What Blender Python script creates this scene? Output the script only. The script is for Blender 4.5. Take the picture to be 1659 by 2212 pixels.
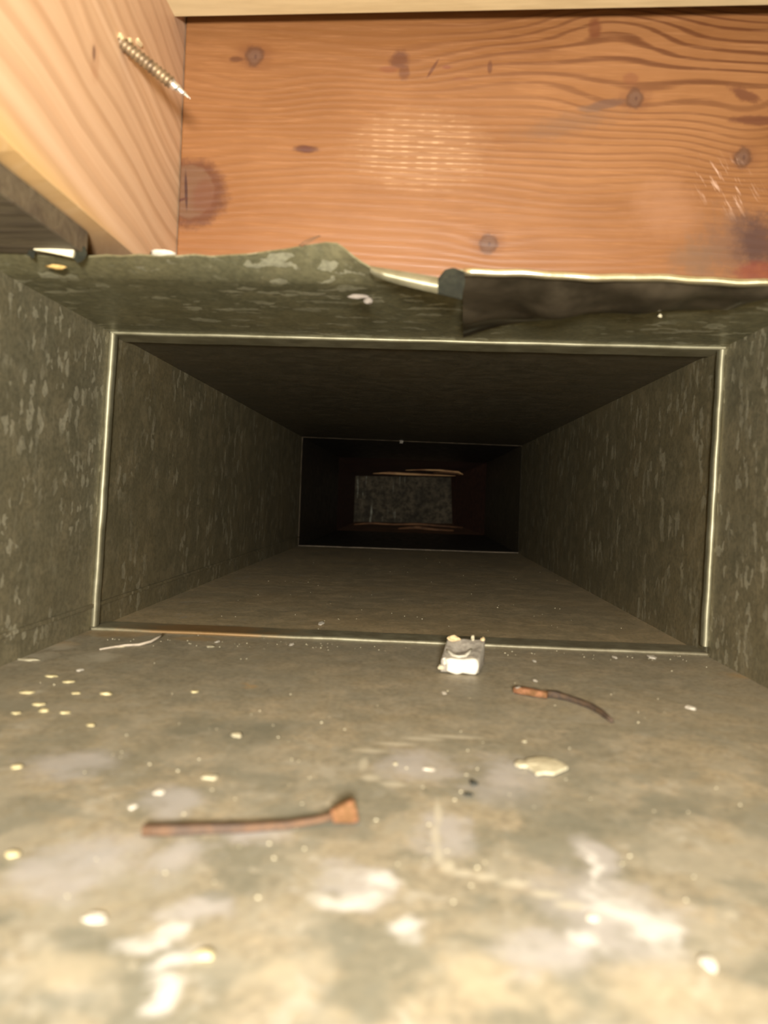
import bpy, math, random
from mathutils import Vector, Matrix
from mathutils import noise as mnoise
random.seed(7)
for o in list(bpy.data.objects): bpy.data.objects.remove(o)
SC = bpy.context.scene; COL = SC.collection
PI = math.pi

# ------------------------------------------------------------------ camera
F = 1661.0; CX, CY = 829.5, 1106.0
VPX, VPY = 896.0, 1076.0; ROLL = math.radians(2.7)
CAM = Vector((0, 0, .083))
vy = Vector(((VPX-CX)/F, (VPY-CY)/F, 1)).normalized()
up = Vector((math.sin(ROLL), -math.cos(ROLL), 0))
vz = (up - vy*up.dot(vy)).normalized()
vx = vy.cross(vz)
def ray(px, py):
    c = Vector(((px-CX)/F, (py-CY)/F, 1))
    return Vector((c.dot(vx), c.dot(vy), c.dot(vz)))
def at(px, py, Y):
    d = ray(px, py); return CAM + d*(Y/d.y)
def atx(px, py, X):
    d = ray(px, py); return CAM + d*((X-CAM.x)/d.x)
def atz(px, py, Z):
    d = ray(px, py); return CAM + d*((Z-CAM.z)/d.z)
cd = bpy.data.cameras.new('camera'); cam = bpy.data.objects.new('camera', cd); COL.objects.link(cam)
cd.sensor_fit = 'HORIZONTAL'; cd.sensor_width = 27.0; cd.lens = 27.0*F/1659
cd.clip_start = .005; cd.clip_end = 50
xc = Vector((vx.x, vy.x, vz.x)); yc = Vector((vx.y, vy.y, vz.y)); zc_ = Vector((vx.z, vy.z, vz.z))
cam.matrix_world = Matrix.Translation(CAM) @ Matrix((( xc.x, -yc.x, -zc_.x, 0), (xc.y, -yc.y, -zc_.y, 0), (xc.z, -yc.z, -zc_.z, 0), (0,0,0,1)))
cd.dof.use_dof = True; cd.dof.focus_distance = .62; cd.dof.aperture_fstop = 12.0
SC.camera = cam

# ------------------------------------------------------------------ world and lamps
w = bpy.data.worlds.new('world'); SC.world = w; w.use_nodes = True
w.node_tree.nodes['Background'].inputs[0].default_value = (1, .86, .66, 1)
w.node_tree.nodes['Background'].inputs[1].default_value = .02
def lamp(name, loc, target, size, watts, col):
    l = bpy.data.lights.new(name, 'AREA'); l.shape = 'DISK'; l.size = size; l.energy = watts; l.color = col
    o = bpy.data.objects.new(name, l); COL.objects.link(o); o.location = loc
    o.rotation_euler = (Vector(target)-Vector(loc)).to_track_quat('-Z', 'Y').to_euler()
    return o
lamp('flash_lamp', (0.012, -.15, .108), (0.0, .5, .085), .05, 6.3, (1, .96, .885))
SC.view_settings.view_transform = 'Standard'; SC.view_settings.look = 'None'
SC.view_settings.exposure = 0; SC.view_settings.gamma = 1
SC.view_settings.use_curve_mapping = False

# ------------------------------------------------------------------ mesh helpers
def link(name, verts, faces, mat=None, parent=None, smooth=False, origin=None):
    me = bpy.data.meshes.new(name)
    o0 = Vector(origin) if origin is not None else Vector((0,0,0))
    if parent is not None:
        po = parent.location.copy()
        if parent.parent: po = po + parent.parent.location
        o0 = po; 
    me.from_pydata([tuple(Vector(v)-o0) for v in verts], [], faces); me.validate()
    import bmesh
    bm = bmesh.new(); bm.from_mesh(me); bmesh.ops.recalc_face_normals(bm, faces=bm.faces); bm.to_mesh(me); bm.free()
    me.update()
    if smooth:
        for p in me.polygons: p.use_smooth = True
    o = bpy.data.objects.new(name, me); COL.objects.link(o)
    if mat: me.materials.append(mat)
    if parent is not None: o.parent = parent
    else: o.location = o0
    return o
def tag(o, label=None, cat=None, group=None, kind=None):
    if label: o['label'] = label
    if cat: o['category'] = cat
    if group: o['group'] = group
    if kind: o['kind'] = kind
    return o
def empty(name, loc, label, cat, group=None):
    o = bpy.data.objects.new(name, None); COL.objects.link(o); o.location = loc; o.empty_display_size = .01
    return tag(o, label, cat, group)
def bevel(o, wd, seg=2):
    m = o.modifiers.new('bevel', 'BEVEL'); m.width = wd; m.segments = seg; m.limit_method = 'ANGLE'
    return o
def solid(o, t, off=1):
    m = o.modifiers.new('solid', 'SOLIDIFY'); m.thickness = t; m.offset = off
    e = o.modifiers.new('split', 'EDGE_SPLIT'); e.split_angle = math.radians(55); return o
def slab(a, b, c, d, n):
    n = Vector(n); P = [Vector(p) for p in (a, b, c, d)]; Q = [p+n for p in P]
    return P+Q, [(0,1,2,3), (7,6,5,4), (0,4,5,1), (1,5,6,2), (2,6,7,3), (3,7,4,0)]
def grid(nu, nv, fn, v0=None, f0=None):
    V = v0 if v0 is not None else []; Fc = f0 if f0 is not None else []; b = len(V)
    for i in range(nu+1):
        for j in range(nv+1): V.append(fn(i/nu, j/nv))
    for i in range(nu):
        for j in range(nv):
            a = b+i*(nv+1)+j; Fc.append((a, a+1, a+nv+2, a+nv+1))
    return V, Fc
def sweep(path, prof, U=Vector((0,0,1)), V=[], Fc=[]):
    """prof(s)->list of (a,b) in the two axes across the path"""
    V = list(V); Fc = list(Fc); n = len(path); b0 = len(V)
    for i, p in enumerate(path):
        p = Vector(p)
        t = (Vector(path[min(i+1, n-1)])-Vector(path[max(i-1, 0)])).normalized()
        A = t.cross(U)
        if A.length < 1e-6: A = Vector((1,0,0))
        A.normalize(); B = A.cross(t).normalized()
        pr = prof(i/(n-1)); k = len(pr)
        for (a, b) in pr: V.append(p + A*a + B*b)
    for i in range(n-1):
        for j in range(k):
            a = b0+i*k+j; c = b0+i*k+(j+1)%k; Fc.append((a, c, c+k, a+k))
    Fc.append(tuple(b0+j for j in range(k))[::-1]); Fc.append(tuple(b0+(n-1)*k+j for j in range(k)))
    return V, Fc
def circ(r, k=8, ry=None):
    ry = r if ry is None else ry
    return [(r*math.cos(2*PI*i/k), ry*math.sin(2*PI*i/k)) for i in range(k)]
def lerp(a, b, t): return a+(b-a)*t
def interp(pts, x):
    if x <= pts[0][0]: return pts[0][1]
    for (x0, y0), (x1, y1) in zip(pts, pts[1:]):
        if x <= x1: return y0+(y1-y0)*(x-x0)/(x1-x0)
    return pts[-1][1]
def lump(c, r, seed, sub=2, amp=.35):
    import bmesh
    bm = bmesh.new(); bmesh.ops.create_icosphere(bm, subdivisions=sub, radius=1)
    V = []
    for v in bm.verts:
        n = v.co.copy(); k = 1+amp*mnoise.noise(n*1.7+Vector((seed*3.1, seed*1.7, seed)))
        V.append(Vector(c)+Vector((n.x*r[0]*k, n.y*r[1]*k, n.z*r[2]*k)))
    Fc = [tuple(v.index for v in f.verts) for f in bm.faces]; bm.free()
    return V, Fc

# ------------------------------------------------------------------ material helpers
class NT:
    def __init__(s, name):
        s.m = bpy.data.materials.new(name); s.m.use_nodes = True; s.t = s.m.node_tree
        s.b = s.t.nodes['Principled BSDF']
        s.pos = s.t.nodes.new('ShaderNodeNewGeometry').outputs['Position']
    def set(s, inp, v):
        if hasattr(v, 'is_linked') or hasattr(v, 'links'): s.t.links.new(v, inp)
        else:
            if inp.type == 'RGBA' and len(v) == 3: v = (*v, 1)
            inp.default_value = v
    def m_(s, op, a, b=0.0, c=None, clamp=False):
        n = s.t.nodes.new('ShaderNodeMath'); n.operation = op; n.use_clamp = clamp
        s.set(n.inputs[0], a); s.set(n.inputs[1], b)
        if c is not None: s.set(n.inputs[2], c)
        return n.outputs[0]
    def mix(s, f, a, b, bt='MIX'):
        n = s.t.nodes.new('ShaderNodeMix'); n.data_type = 'RGBA'; n.blend_type = bt
        s.set(n.inputs[0], f); s.set(n.inputs[6], a); s.set(n.inputs[7], b); return n.outputs[2]
    def scale(s, v, sc, off=(0,0,0), rot=(0,0,0)):
        n = s.t.nodes.new('ShaderNodeMapping'); s.set(n.inputs[0], v); n.inputs[1].default_value = off
        n.inputs[2].default_value = rot; n.inputs[3].default_value = sc; return n.outputs[0]
    def noise(s, v, sc, det=3, rough=.5, dist=0, col=False):
        n = s.t.nodes.new('ShaderNodeTexNoise'); s.set(n.inputs['Vector'], v); n.inputs['Scale'].default_value = sc
        n.inputs['Detail'].default_value = det; n.inputs['Roughness'].default_value = rough; n.inputs['Distortion'].default_value = dist
        return n.outputs[1 if col else 0]
    def voro(s, v, sc, feat='F1', out='Distance', rnd=1):
        n = s.t.nodes.new('ShaderNodeTexVoronoi'); n.feature = feat; s.set(n.inputs['Vector'], v)
        n.inputs['Scale'].default_value = sc; n.inputs['Randomness'].default_value = rnd; return n.outputs[out]
    def step(s, v, a, b, lo=0.0, hi=1.0):
        n = s.t.nodes.new('ShaderNodeMapRange'); n.interpolation_type = 'SMOOTHSTEP'
        s.set(n.inputs[0], v); n.inputs[1].default_value = a; n.inputs[2].default_value = b
        n.inputs[3].default_value = lo; n.inputs[4].default_value = hi; return n.outputs[0]
    def xyz(s, v=None):
        n = s.t.nodes.new('ShaderNodeSeparateXYZ'); s.set(n.inputs[0], v if v is not None else s.pos); return n.outputs
    def vec(s, x, y, z):
        n = s.t.nodes.new('ShaderNodeCombineXYZ'); s.set(n.inputs[0], x); s.set(n.inputs[1], y); s.set(n.inputs[2], z); return n.outputs[0]
    def bump(s, h, st, dist=.001):
        n = s.t.nodes.new('ShaderNodeBump'); n.inputs['Strength'].default_value = st; n.inputs['Distance'].default_value = dist
        s.set(n.inputs['Height'], h); s.t.links.new(n.outputs[0], s.b.inputs['Normal'])
    def out(s, col=None, rough=None, metal=None, spec=None):
        if col is not None: s.set(s.b.inputs['Base Color'], col)
        if rough is not None: s.set(s.b.inputs['Roughness'], rough)
        if metal is not None: s.set(s.b.inputs['Metallic'], metal)
        if spec is not None: s.b.inputs['Specular IOR Level'].default_value = spec
        return s.m
    def blob(s, X, Y, x0, y0, rx, ry, ang=0, nz=None, amt=.5, soft=(.45, 1.15)):
        """soft ellipse mask, 1 inside"""
        dx = s.m_('SUBTRACT', X, x0); dy = s.m_('SUBTRACT', Y, y0)
        ca, sa = math.cos(ang), math.sin(ang)
        u = s.m_('DIVIDE', s.m_('ADD', s.m_('MULTIPLY', dx, ca), s.m_('MULTIPLY', dy, sa)), rx)
        v = s.m_('DIVIDE', s.m_('SUBTRACT', s.m_('MULTIPLY', dy, ca), s.m_('MULTIPLY', dx, sa)), ry)
        r = s.m_('SQRT', s.m_('ADD', s.m_('MULTIPLY', u, u), s.m_('MULTIPLY', v, v)))
        if nz is not None: r = s.m_('ADD', r, s.m_('MULTIPLY', s.m_('SUBTRACT', nz, .5), amt*2))
        return s.step(r, soft[0], soft[1], 1.0, 0.0)

def galvanised(name, floor=False, base=(.185,.168,.095), fleck=(.46,.43,.29), rough=.48, metal=.45, fleckamt=1.0, st3=(1, .9, .42), cells=330):
    s = NT(name); P = s.pos
    big = s.noise(P, 14, 4, .6); fine = s.noise(P, 420, 3, .6); mid = s.noise(P, 70, 4, .6, .4)
    c = s.mix(s.step(big, .35, .68), base, tuple(b*k for b, k in zip(base, (1.18, 1.12, 1.05))))
    c = s.mix(s.m_('MULTIPLY', s.step(mid, .45, .75), .5), c, tuple(b*k for b, k in zip(base, (1.5, 1.4, 1.35))))
    # spangle flecks: a few voronoi cells are paler
    warp = s.noise(P, 160, 2, .5, 0, True)
    wv = s.t.nodes.new('ShaderNodeVectorMath'); wv.operation = 'MULTIPLY_ADD'
    s.set(wv.inputs[0], warp); wv.inputs[1].default_value = (.006,)*3; s.set(wv.inputs[2], P); W = s.scale(wv.outputs[0], st3)
    cell = s.voro(W, cells, 'F1', 'Color'); cx = s.xyz(cell)[0]
    fl = s.m_('MULTIPLY', s.step(cx, .80, .90), s.step(s.noise(P, 25, 2), .38, .56))
    fl = s.m_('MULTIPLY', fl, fleckamt)
    c = s.mix(s.m_('MULTIPLY', fl, .75), c, fleck)
    st = s.step(s.noise(s.scale(P, (1, 1, .25)), 230, 3, .6), .55, .8)
    c = s.mix(s.m_('MULTIPLY', st, .35), c, fleck)
    dk = s.step(fine, .35, .6, .82, 1.08)
    cc = s.t.nodes.new('ShaderNodeVectorMath'); cc.operation = 'SCALE'; s.set(cc.inputs[0], c); s.set(cc.inputs[3], dk)
    c = cc.outputs[0]
    rg = s.step(mid, .3, .75, rough-.08, rough+.12)
    s.bump(s.m_('ADD', s.m_('MULTIPLY', big, 1.0), s.m_('MULTIPLY', fine, .06)), .5, .0015)
    return s, c, rg, fl

# plain galvanised (walls, ceiling)
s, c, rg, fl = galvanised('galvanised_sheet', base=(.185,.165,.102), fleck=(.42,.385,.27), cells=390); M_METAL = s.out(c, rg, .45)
s, c, rg, fl = galvanised('galvanised_sheet_middle', base=(.15,.128,.072), fleck=(.32,.285,.19), fleckamt=.9, cells=260); M_METALM = s.out(c, rg, .3)  # same sheet, base lowered for the weaker light deeper in
s, c, rg, fl = galvanised('galvanised_sheet_far', base=(.075,.062,.036), fleck=(.13,.11,.07), fleckamt=.35, st3=(.4,.9,1)); M_METAL2 = s.out(c, rg, .3)  # darker copy again; the light's falloff is put into the colour
s, c, rg, fl = galvanised('dimmed_sheet_far', base=(.03,.024,.014), fleck=(.05,.04,.025), fleckamt=.35); M_METAL3 = s.out(c, rg, .1)  # clean sheet darkened in its base: the far section's gloom is painted
s, c, rg, fl = galvanised('galvanised_sheet_top', base=(.165,.155,.088), fleck=(.42,.40,.28), st3=(.4,.9,1), cells=280); M_TOP = s.out(c, rg, .45)

def floor_metal():
    s, c, rg, fl = galvanised('dusty_galvanised_floor', base=(.265,.23,.16), fleck=(.36,.33,.24), fleckamt=.15)
    P = s.pos; X, Y, Z = s.xyz()
    n1 = s.noise(P, 110, 5, .65, .6); n2 = s.noise(P, 42, 4, .6, .3); n3 = s.noise(s.scale(P, (1,1,1), (3,7,0)), 210, 4, .7, .5)
    n4 = s.noise(s.scale(P, (1,1,1), (9,2,0)), 60, 5, .65, .8)
    dust = s.step(Y, .40, .10)             # dirt piled up near the opening
    c = s.mix(s.m_('MULTIPLY', s.step(n4, .42, .60), s.m_('ADD', .25, s.m_('MULTIPLY', dust, .45))), c, (.30,.272,.205))
    c = s.mix(s.m_('MULTIPLY', s.step(n1, .54, .66), s.m_('ADD', .12, s.m_('MULTIPLY', dust, .55))), c, (.40,.362,.285))
    c = s.mix(s.m_('MULTIPLY', s.step(n2, .54, .42), s.m_('MULTIPLY', dust, .62)), c, (.135,.135,.10))
    c = s.mix(s.m_('MULTIPLY', s.step(n3, .62, .70), s.m_('MULTIPLY', dust, .5)), c, (.50,.44,.33))
    nb = s.noise(P, 120, 5, .65, .5); nl = s.noise(P, 55, 4, .6, 0, True); nx, ny, _z = s.xyz(nl)
    XW = s.m_('ADD', X, s.m_('MULTIPLY', s.m_('SUBTRACT', nx, .5), .030)); YW = s.m_('ADD', Y, s.m_('MULTIPLY', s.m_('SUBTRACT', ny, .5), .030))
    def B(lst, col, k, cc, soft=(.2, 1.25), amt=.6, warp=True):
        acc = None
        for (px, py, hw, hh) in lst:
            p = atz(px, py, 0); d = p.y
            rx = hw/F*d; ry = hh*d*d/(F*.083)
            b = s.blob(XW if warp else X, YW if warp else Y, p.x, p.y, rx, ry, 0, nb, amt, soft)
            acc = b if acc is None else s.m_('MAXIMUM', acc, b)
        return s.mix(s.m_('MULTIPLY', acc, k), cc, col)
    c = B([(150,1665,120,35),(370,1750,80,40),(180,1880,120,90),(1100,1710,110,60),(900,1670,90,40),(1310,2020,190,120),(1160,2080,120,60),
           (380,1870,70,60),(760,1930,90,60),(430,1990,100,30),(1300,1900,60,70),(560,1840,90,25),(960,1830,60,50)], (.40,.37,.345), .75, c)
    c = B([(330,2070,60,35),(370,2040,40,30),(345,2120,45,40),(375,2180,50,40),(720,1970,70,28),(790,1925,60,30),(915,2040,50,30),(1340,2010,90,40),
           (1290,1920,20,50),(1420,2050,70,40),(1230,2060,60,40)], (.60,.57,.52), .85, c)
    c = B([(945,1780,12,40),(940,1830,14,40),(945,1870,16,30),(965,1900,24,18),(1000,1915,36,12),(1050,1925,40,12),(1110,1940,50,14),(1180,1965,50,14),(1230,1990,45,14),
           (800,1640,60,7),(850,1625,60,6),(910,1614,60,6),(980,1610,90,5),(785,1670,16,22),(800,1700,30,12),(850,1715,40,8)], (.50,.45,.34), .65, c, (.3,1.0), .25, False)
    c = B([(600,2130,140,60),(150,2140,140,70),(1050,2170,160,60),(1450,2170,200,70)], (.48,.40,.27), .5, c)
    c = B([(1020,2065,60,25),(440,1970,70,20),(420,1590,90,50),(540,1590,90,40),(1150,1755,90,40),(1420,1770,80,40),(620,1770,120,40),(1280,1800,150,50)], (.15,.145,.105), .55, c)
    c = B([(260,1372,80,8),(110,1395,60,10),(420,1388,70,6),(1590,1480,50,6),(535,1493,12,6)], (.42,.26,.10), .5, c)
    c = B([(110,1400,70,12),(60,1425,50,12),(210,1425,55,14),(75,1500,40,6)], (.48,.43,.33), .6, c)
    return s.out(c, s.m_('ADD', rg, .08), s.step(Y, .12, .42, .04, .12), .35)
M_FLOOR = floor_metal()
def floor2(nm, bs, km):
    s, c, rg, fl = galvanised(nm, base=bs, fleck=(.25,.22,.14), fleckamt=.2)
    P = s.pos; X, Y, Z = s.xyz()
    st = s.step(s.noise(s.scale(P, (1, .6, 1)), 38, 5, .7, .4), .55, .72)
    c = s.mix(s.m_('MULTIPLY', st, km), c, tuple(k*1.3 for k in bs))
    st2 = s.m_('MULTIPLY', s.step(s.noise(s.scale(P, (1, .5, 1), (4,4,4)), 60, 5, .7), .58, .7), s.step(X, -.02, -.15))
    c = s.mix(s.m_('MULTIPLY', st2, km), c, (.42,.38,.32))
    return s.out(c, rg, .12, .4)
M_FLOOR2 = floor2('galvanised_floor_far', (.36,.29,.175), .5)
M_FLOOR3 = floor2('dimmed_floor_far', (.035,.028,.018), .2)  # far floor's lack of light put into a near-black base
def simple(name, col, rough=.6, metal=0.0, nz=None, col2=None, sc=200, bump=0.0, emis=None, trans=0.0):
    s = NT(name); n = s.noise(s.pos, sc, 4, .6)
    c = s.mix(s.step(n, .35, .65), col, col2 if col2 else tuple(k*.8 for k in col))
    if bump: s.bump(n, bump, .001)
    if trans: s.b.inputs['Transmission Weight'].default_value = trans
    return s.out(c, rough, metal, .15 if metal < .15 else .5)
M_LIP = simple('bright_galvanised_fold', (.30,.275,.18), .45, .5, col2=(.20,.18,.11), sc=60)
M_SCRAP = simple('dark_green_sheet', (.028,.028,.018), .9, .0, col2=(.016,.016,.011), sc=200)  # dark green base for the scrap and the clips
def rusty_lip():
    s = NT('rust_spotted_fold'); X, Y, Z = s.xyz(); n = s.noise(s.pos, 90, 4, .65); p = at(440, 1385, .424)
    c = s.mix(s.step(n, .35, .65), (.30,.275,.18), (.19,.165,.10))
    m = s.blob(X, Y, p.x, .43, .05, .03, 0, n, 1.0, (.3, 1.2)); c = s.mix(s.m_('MULTIPLY', m, .75), c, (.26,.13,.035))
    m2 = s.step(X, .0, .10); c = s.mix(s.m_('MULTIPLY', m2, .35), c, (.17,.14,.09))
    return s.out(c, .5, .4)
M_LIPR = rusty_lip()
M_LIP2 = simple('thin_far_fold', (.17,.13,.085), .5, .4, col2=(.09,.07,.045), sc=60)  # far joint's fold, dimmed in colour for the fainter light there
M_LIPD = simple('dull_galvanised_fold', (.22,.20,.13), .45, .5, col2=(.16,.145,.095), sc=60)
M_SHINE = simple('polished_galvanised_hem', (.80,.74,.55), .22, .95, col2=(.66,.60,.42), sc=90, bump=.3)
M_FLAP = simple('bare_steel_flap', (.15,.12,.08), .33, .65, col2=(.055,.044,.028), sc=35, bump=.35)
M_RUST = simple('rusty_steel', (.125,.072,.042), .8, .05, col2=(.075,.052,.038), sc=160, bump=.6)
M_RUSTD = simple('dark_rusty_steel', (.06,.045,.035), .7, .1, col2=(.10,.065,.04), sc=260, bump=.5)
M_RUSTO = simple('orange_rust', (.13,.065,.026), .8, .1, col2=(.26,.12,.06), sc=300, bump=.5)
M_WHITE = simple('white_plaster', (.62,.57,.48), .85, 0, col2=(.54,.49,.40), sc=500, bump=.3)
M_CREAM = simple('cream_chip', (.50,.45,.31), .85, 0, col2=(.42,.37,.25), sc=400, bump=.3)
M_TANCH = simple('tan_chip', (.50,.37,.20), .85, 0, col2=(.62,.46,.26), sc=400, bump=.3)
M_YEL = simple('yellow_crumb', (.55,.47,.26), .8, 0, col2=(.7,.6,.34), sc=400)
M_GREYF = simple('grey_plaster', (.30,.27,.22), .7, 0, col2=(.20,.175,.14), sc=330, bump=.4)
M_DARK = simple('dark_grit', (.05,.05,.04), .8, 0, sc=400)
M_FIBRE = simple('pale_fibre', (.50,.42,.32), .8, 0, sc=300)
M_HAIR = simple('dark_splinter', (.16,.09,.05), .8, 0, sc=300)
M_ORNG = simple('golden_splinter', (.55,.36,.13), .6, 0, sc=300)
M_SCREW = simple('zinc_screw', (.30,.215,.12), .5, .55, col2=(.16,.11,.065), sc=300)
M_TIP = simple('bright_screw_point', (.92,.90,.84), .28, .85, sc=300)

# wood ---------------------------------------------------------------
YB = .385
def orange_wood():
    s = NT('orange_stained_pine'); X, Y, Z = s.xyz(); P = s.pos
    v = Z
    def W(px, py): p = at(px, py, YB); return p.x, p.z
    PX = YB/F
    wob = s.noise(s.scale(P, (.7, 1, 2.5)), 8, 2, .5); v = s.m_('ADD', v, s.m_('MULTIPLY', s.m_('SUBTRACT', wob, .5), .022))
    wob2 = s.noise(s.scale(P, (.35, 1, 6)), 40, 3, .5); v = s.m_('ADD', v, s.m_('MULTIPLY', s.m_('SUBTRACT', wob2, .5), .0025))
    def gauss(px, py, sx, sz):
        x0, z0 = W(px, py)
        u = s.m_('DIVIDE', s.m_('SUBTRACT', X, x0), sx*PX); t = s.m_('DIVIDE', s.m_('SUBTRACT', Z, z0), sz*PX)
        return s.m_('EXPONENT', s.m_('MULTIPLY', s.m_('ADD', s.m_('MULTIPLY', u, u), s.m_('MULTIPLY', t, t)), -1)), z0
    # swellings that bend the grain into loops
    for (px, py, sx, sz, amp) in [(560,190,150,60,.007),(870,150,120,50,.006),(1380,230,170,70,.011),(1330,30,160,70,-.013),(1620,250,110,60,.010),
                                  (410,410,110,75,.006),(1600,345,120,60,.008),(1540,480,160,100,-.006),(1055,527,70,45,.003),(660,322,70,30,.003)]:
        g, z0 = gauss(px, py, sx, sz); v = s.m_('ADD', v, s.m_('MULTIPLY', g, amp))
    ring = s.m_('SINE', s.m_('MULTIPLY', v, 2*PI/.0043))
    thin = s.step(ring, .1, 1.0)
    amt = s.step(s.noise(s.scale(P, (1, 1, 3)), 12, 3, .5), .40, .62)
    topright = gauss(1500, 110, 420, 110)[0]; mid = gauss(1300, 330, 420, 110)[0]
    amt = s.m_('MINIMUM', s.m_('ADD', s.m_('MULTIPLY', amt, .16), s.m_('ADD', s.m_('MULTIPLY', topright, 1.1), s.m_('MULTIPLY', mid, .4))), 1.0)
    c = s.mix(s.step(s.noise(s.scale(P, (1, 1, 2.2)), 11, 4, .55), .35, .65), (.20,.082,.026), (.25,.110,.040))
    c = s.mix(s.m_('MULTIPLY', thin, s.m_('MULTIPLY', amt, .8)), c, (.085,.026,.008))
    fib = s.noise(s.scale(P, (.06, 1, 1)), 900, 3, .6)
    c = s.mix(s.m_('MULTIPLY', s.step(fib, .5, .75), .30), c, (.36,.17,.07))
    lowl = s.step(Z, .245, .20); c = s.mix(s.m_('MULTIPLY', lowl, .25), c, (.31,.13,.05))
    nz = s.noise(P, 130, 4, .65); nzl = s.noise(P, 40, 3, .5)
    def spot(px, py, rx, rz, col, k, amt_=.35, soft=(.5, 1.1), ang=0):
        nonlocal c
        x0, z0 = W(px, py)
        m = s.blob(X, Z, x0, z0, rx*PX, rz*PX, math.radians(ang), nz, amt_, soft)
        c = s.mix(s.m_('MULTIPLY', m, k), c, col); return m
    # knots: halo then core
    for (px, py, r, hk) in [(550,123,26,.7),(1372,213,24,.8),(1605,340,24,.7),(1055,527,24,.7)]:
        spot(px, py, r*1.7, r*1.3, (.13,.045,.018), .6*hk, .4, (.3, 1.2)); spot(px, py, r*.85, r*.95, (.065,.028,.016), .65, .5, (.7, 1.15)); spot(px, py, r*.6, r*.7, (.13,.065,.038), .8, .5, (.6, 1.1))
        spot(px+2, py, r*.15, r*.25, (.07,.03,.02), .6)
    spot(510,128,20,8,(.085,.03,.014),.75); spot(1310,225,45,11,(.11,.055,.035),.75, ang=12); spot(1270,235,30,10,(.14,.075,.045),.6)
    spot(660,322,32,10,(.08,.026,.014),.85); spot(660,322,14,7,(.09,.03,.02),.8)
    spot(415,418,78,76,(.10,.035,.016),.9,.35,(.75,1.15)); spot(408,415,58,62,(.14,.07,.036),.92,.2,(.85,1.0))
    spot(440,425,30,45,(.13,.045,.022),.6)
    spot(402,412,4.0,48,(.05,.02,.015),.95,.1,ang=4); spot(384,434,26,4.0,(.08,.03,.02),.9,.1,ang=18)
    spot(862,130,24,24,(.10,.035,.015),.85,.6); spot(872,155,14,22,(.11,.04,.018),.75,.6); spot(840,150,26,9,(.17,.055,.025),.6)
    spot(935,148,4,28,(.10,.035,.017),.8,.2,ang=-30); spot(965,145,12,5,(.16,.05,.025),.7); spot(995,170,22,5,(.17,.06,.025),.5); spot(1058,146,6,16,(.10,.035,.015),.8)
    spot(1610,205,40,14,(.10,.032,.014),.8,.7,ang=-20); spot(1630,260,60,12,(.10,.032,.014),.8,.5)
    spot(1225,268,120,26,(.15,.08,.045),.45,.8,(.2,1.3),ang=14)
    spot(1285,60,16,26,(.13,.04,.015),.75); spot(1362,170,20,14,(.17,.06,.025),.6)
    # blackened, scuffed lower right
    spot(1590,530,95,85,(.15,.075,.042),.8,.8,(.3,1.3)); spot(1640,520,60,70,(.06,.03,.025),.8,.7,(.3,1.2)); spot(1500,560,60,45,(.16,.09,.05),.65,.8,(.3,1.3))
    spot(1440,450,80,70,(.34,.17,.09),.4,.5,(.2,1.3)); spot(1640,590,60,30,(.18,.035,.02),.6,.5)  # pale glow patch painted into the wood, then a reddish spot
    # pale scratches
    x0, z0 = W(1570, 400)
    m = s.blob(X, Z, x0, z0, 85*PX, 55*PX, math.radians(-25), nz, .5, (.3, 1.2))
    sc = s.step(s.noise(s.scale(s.scale(P, (1, 1, 1), (0,0,0), (0, math.radians(32), 0)), (1, 1, .12)), 620, 3, .6), .55, .68)
    c = s.mix(s.m_('MULTIPLY', m, s.m_('MULTIPLY', sc, .8)), c, (.50,.32,.22))
    # mill marks: pale cross hatched patch
    x0, z0 = W(905, 325)
    m = s.blob(X, Z, x0, z0, 165*PX, 95*PX, 0, nz, .3, (.4, 1.15))
    hh = s.step(s.m_('SINE', s.m_('MULTIPLY', s.m_('ADD', Z, s.m_('MULTIPLY', wob2, .002)), 2*PI/.0026)), .1, .9)
    vv = s.step(s.m_('SINE', s.m_('MULTIPLY', X, 2*PI/.0075)), -.4, .9)
    br = s.step(s.noise(s.scale(P, (.35, 1, 1)), 260, 2), .36, .55)
    k = s.m_('MULTIPLY', s.m_('MULTIPLY', m, .8), s.m_('ADD', .16, s.m_('MULTIPLY', s.m_('MULTIPLY', hh, br), s.m_('ADD', .35, s.m_('MULTIPLY', vv, .35)))))
    c = s.mix(k, c, (.50,.31,.17))
    s.bump(s.m_('ADD', s.m_('MULTIPLY', ring, .3), s.m_('MULTIPLY', fib, .6)), .25, .0006)
    return s.out(c, .42, 0, .4)
M_OW = orange_wood()
_w1, _w2 = atx(0, 285, -.126), atx(240, 545, -.126); WM = (_w2.z-_w1.z)/(_w2.y-_w1.y); WC = _w1.z-WM*_w1.y
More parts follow.
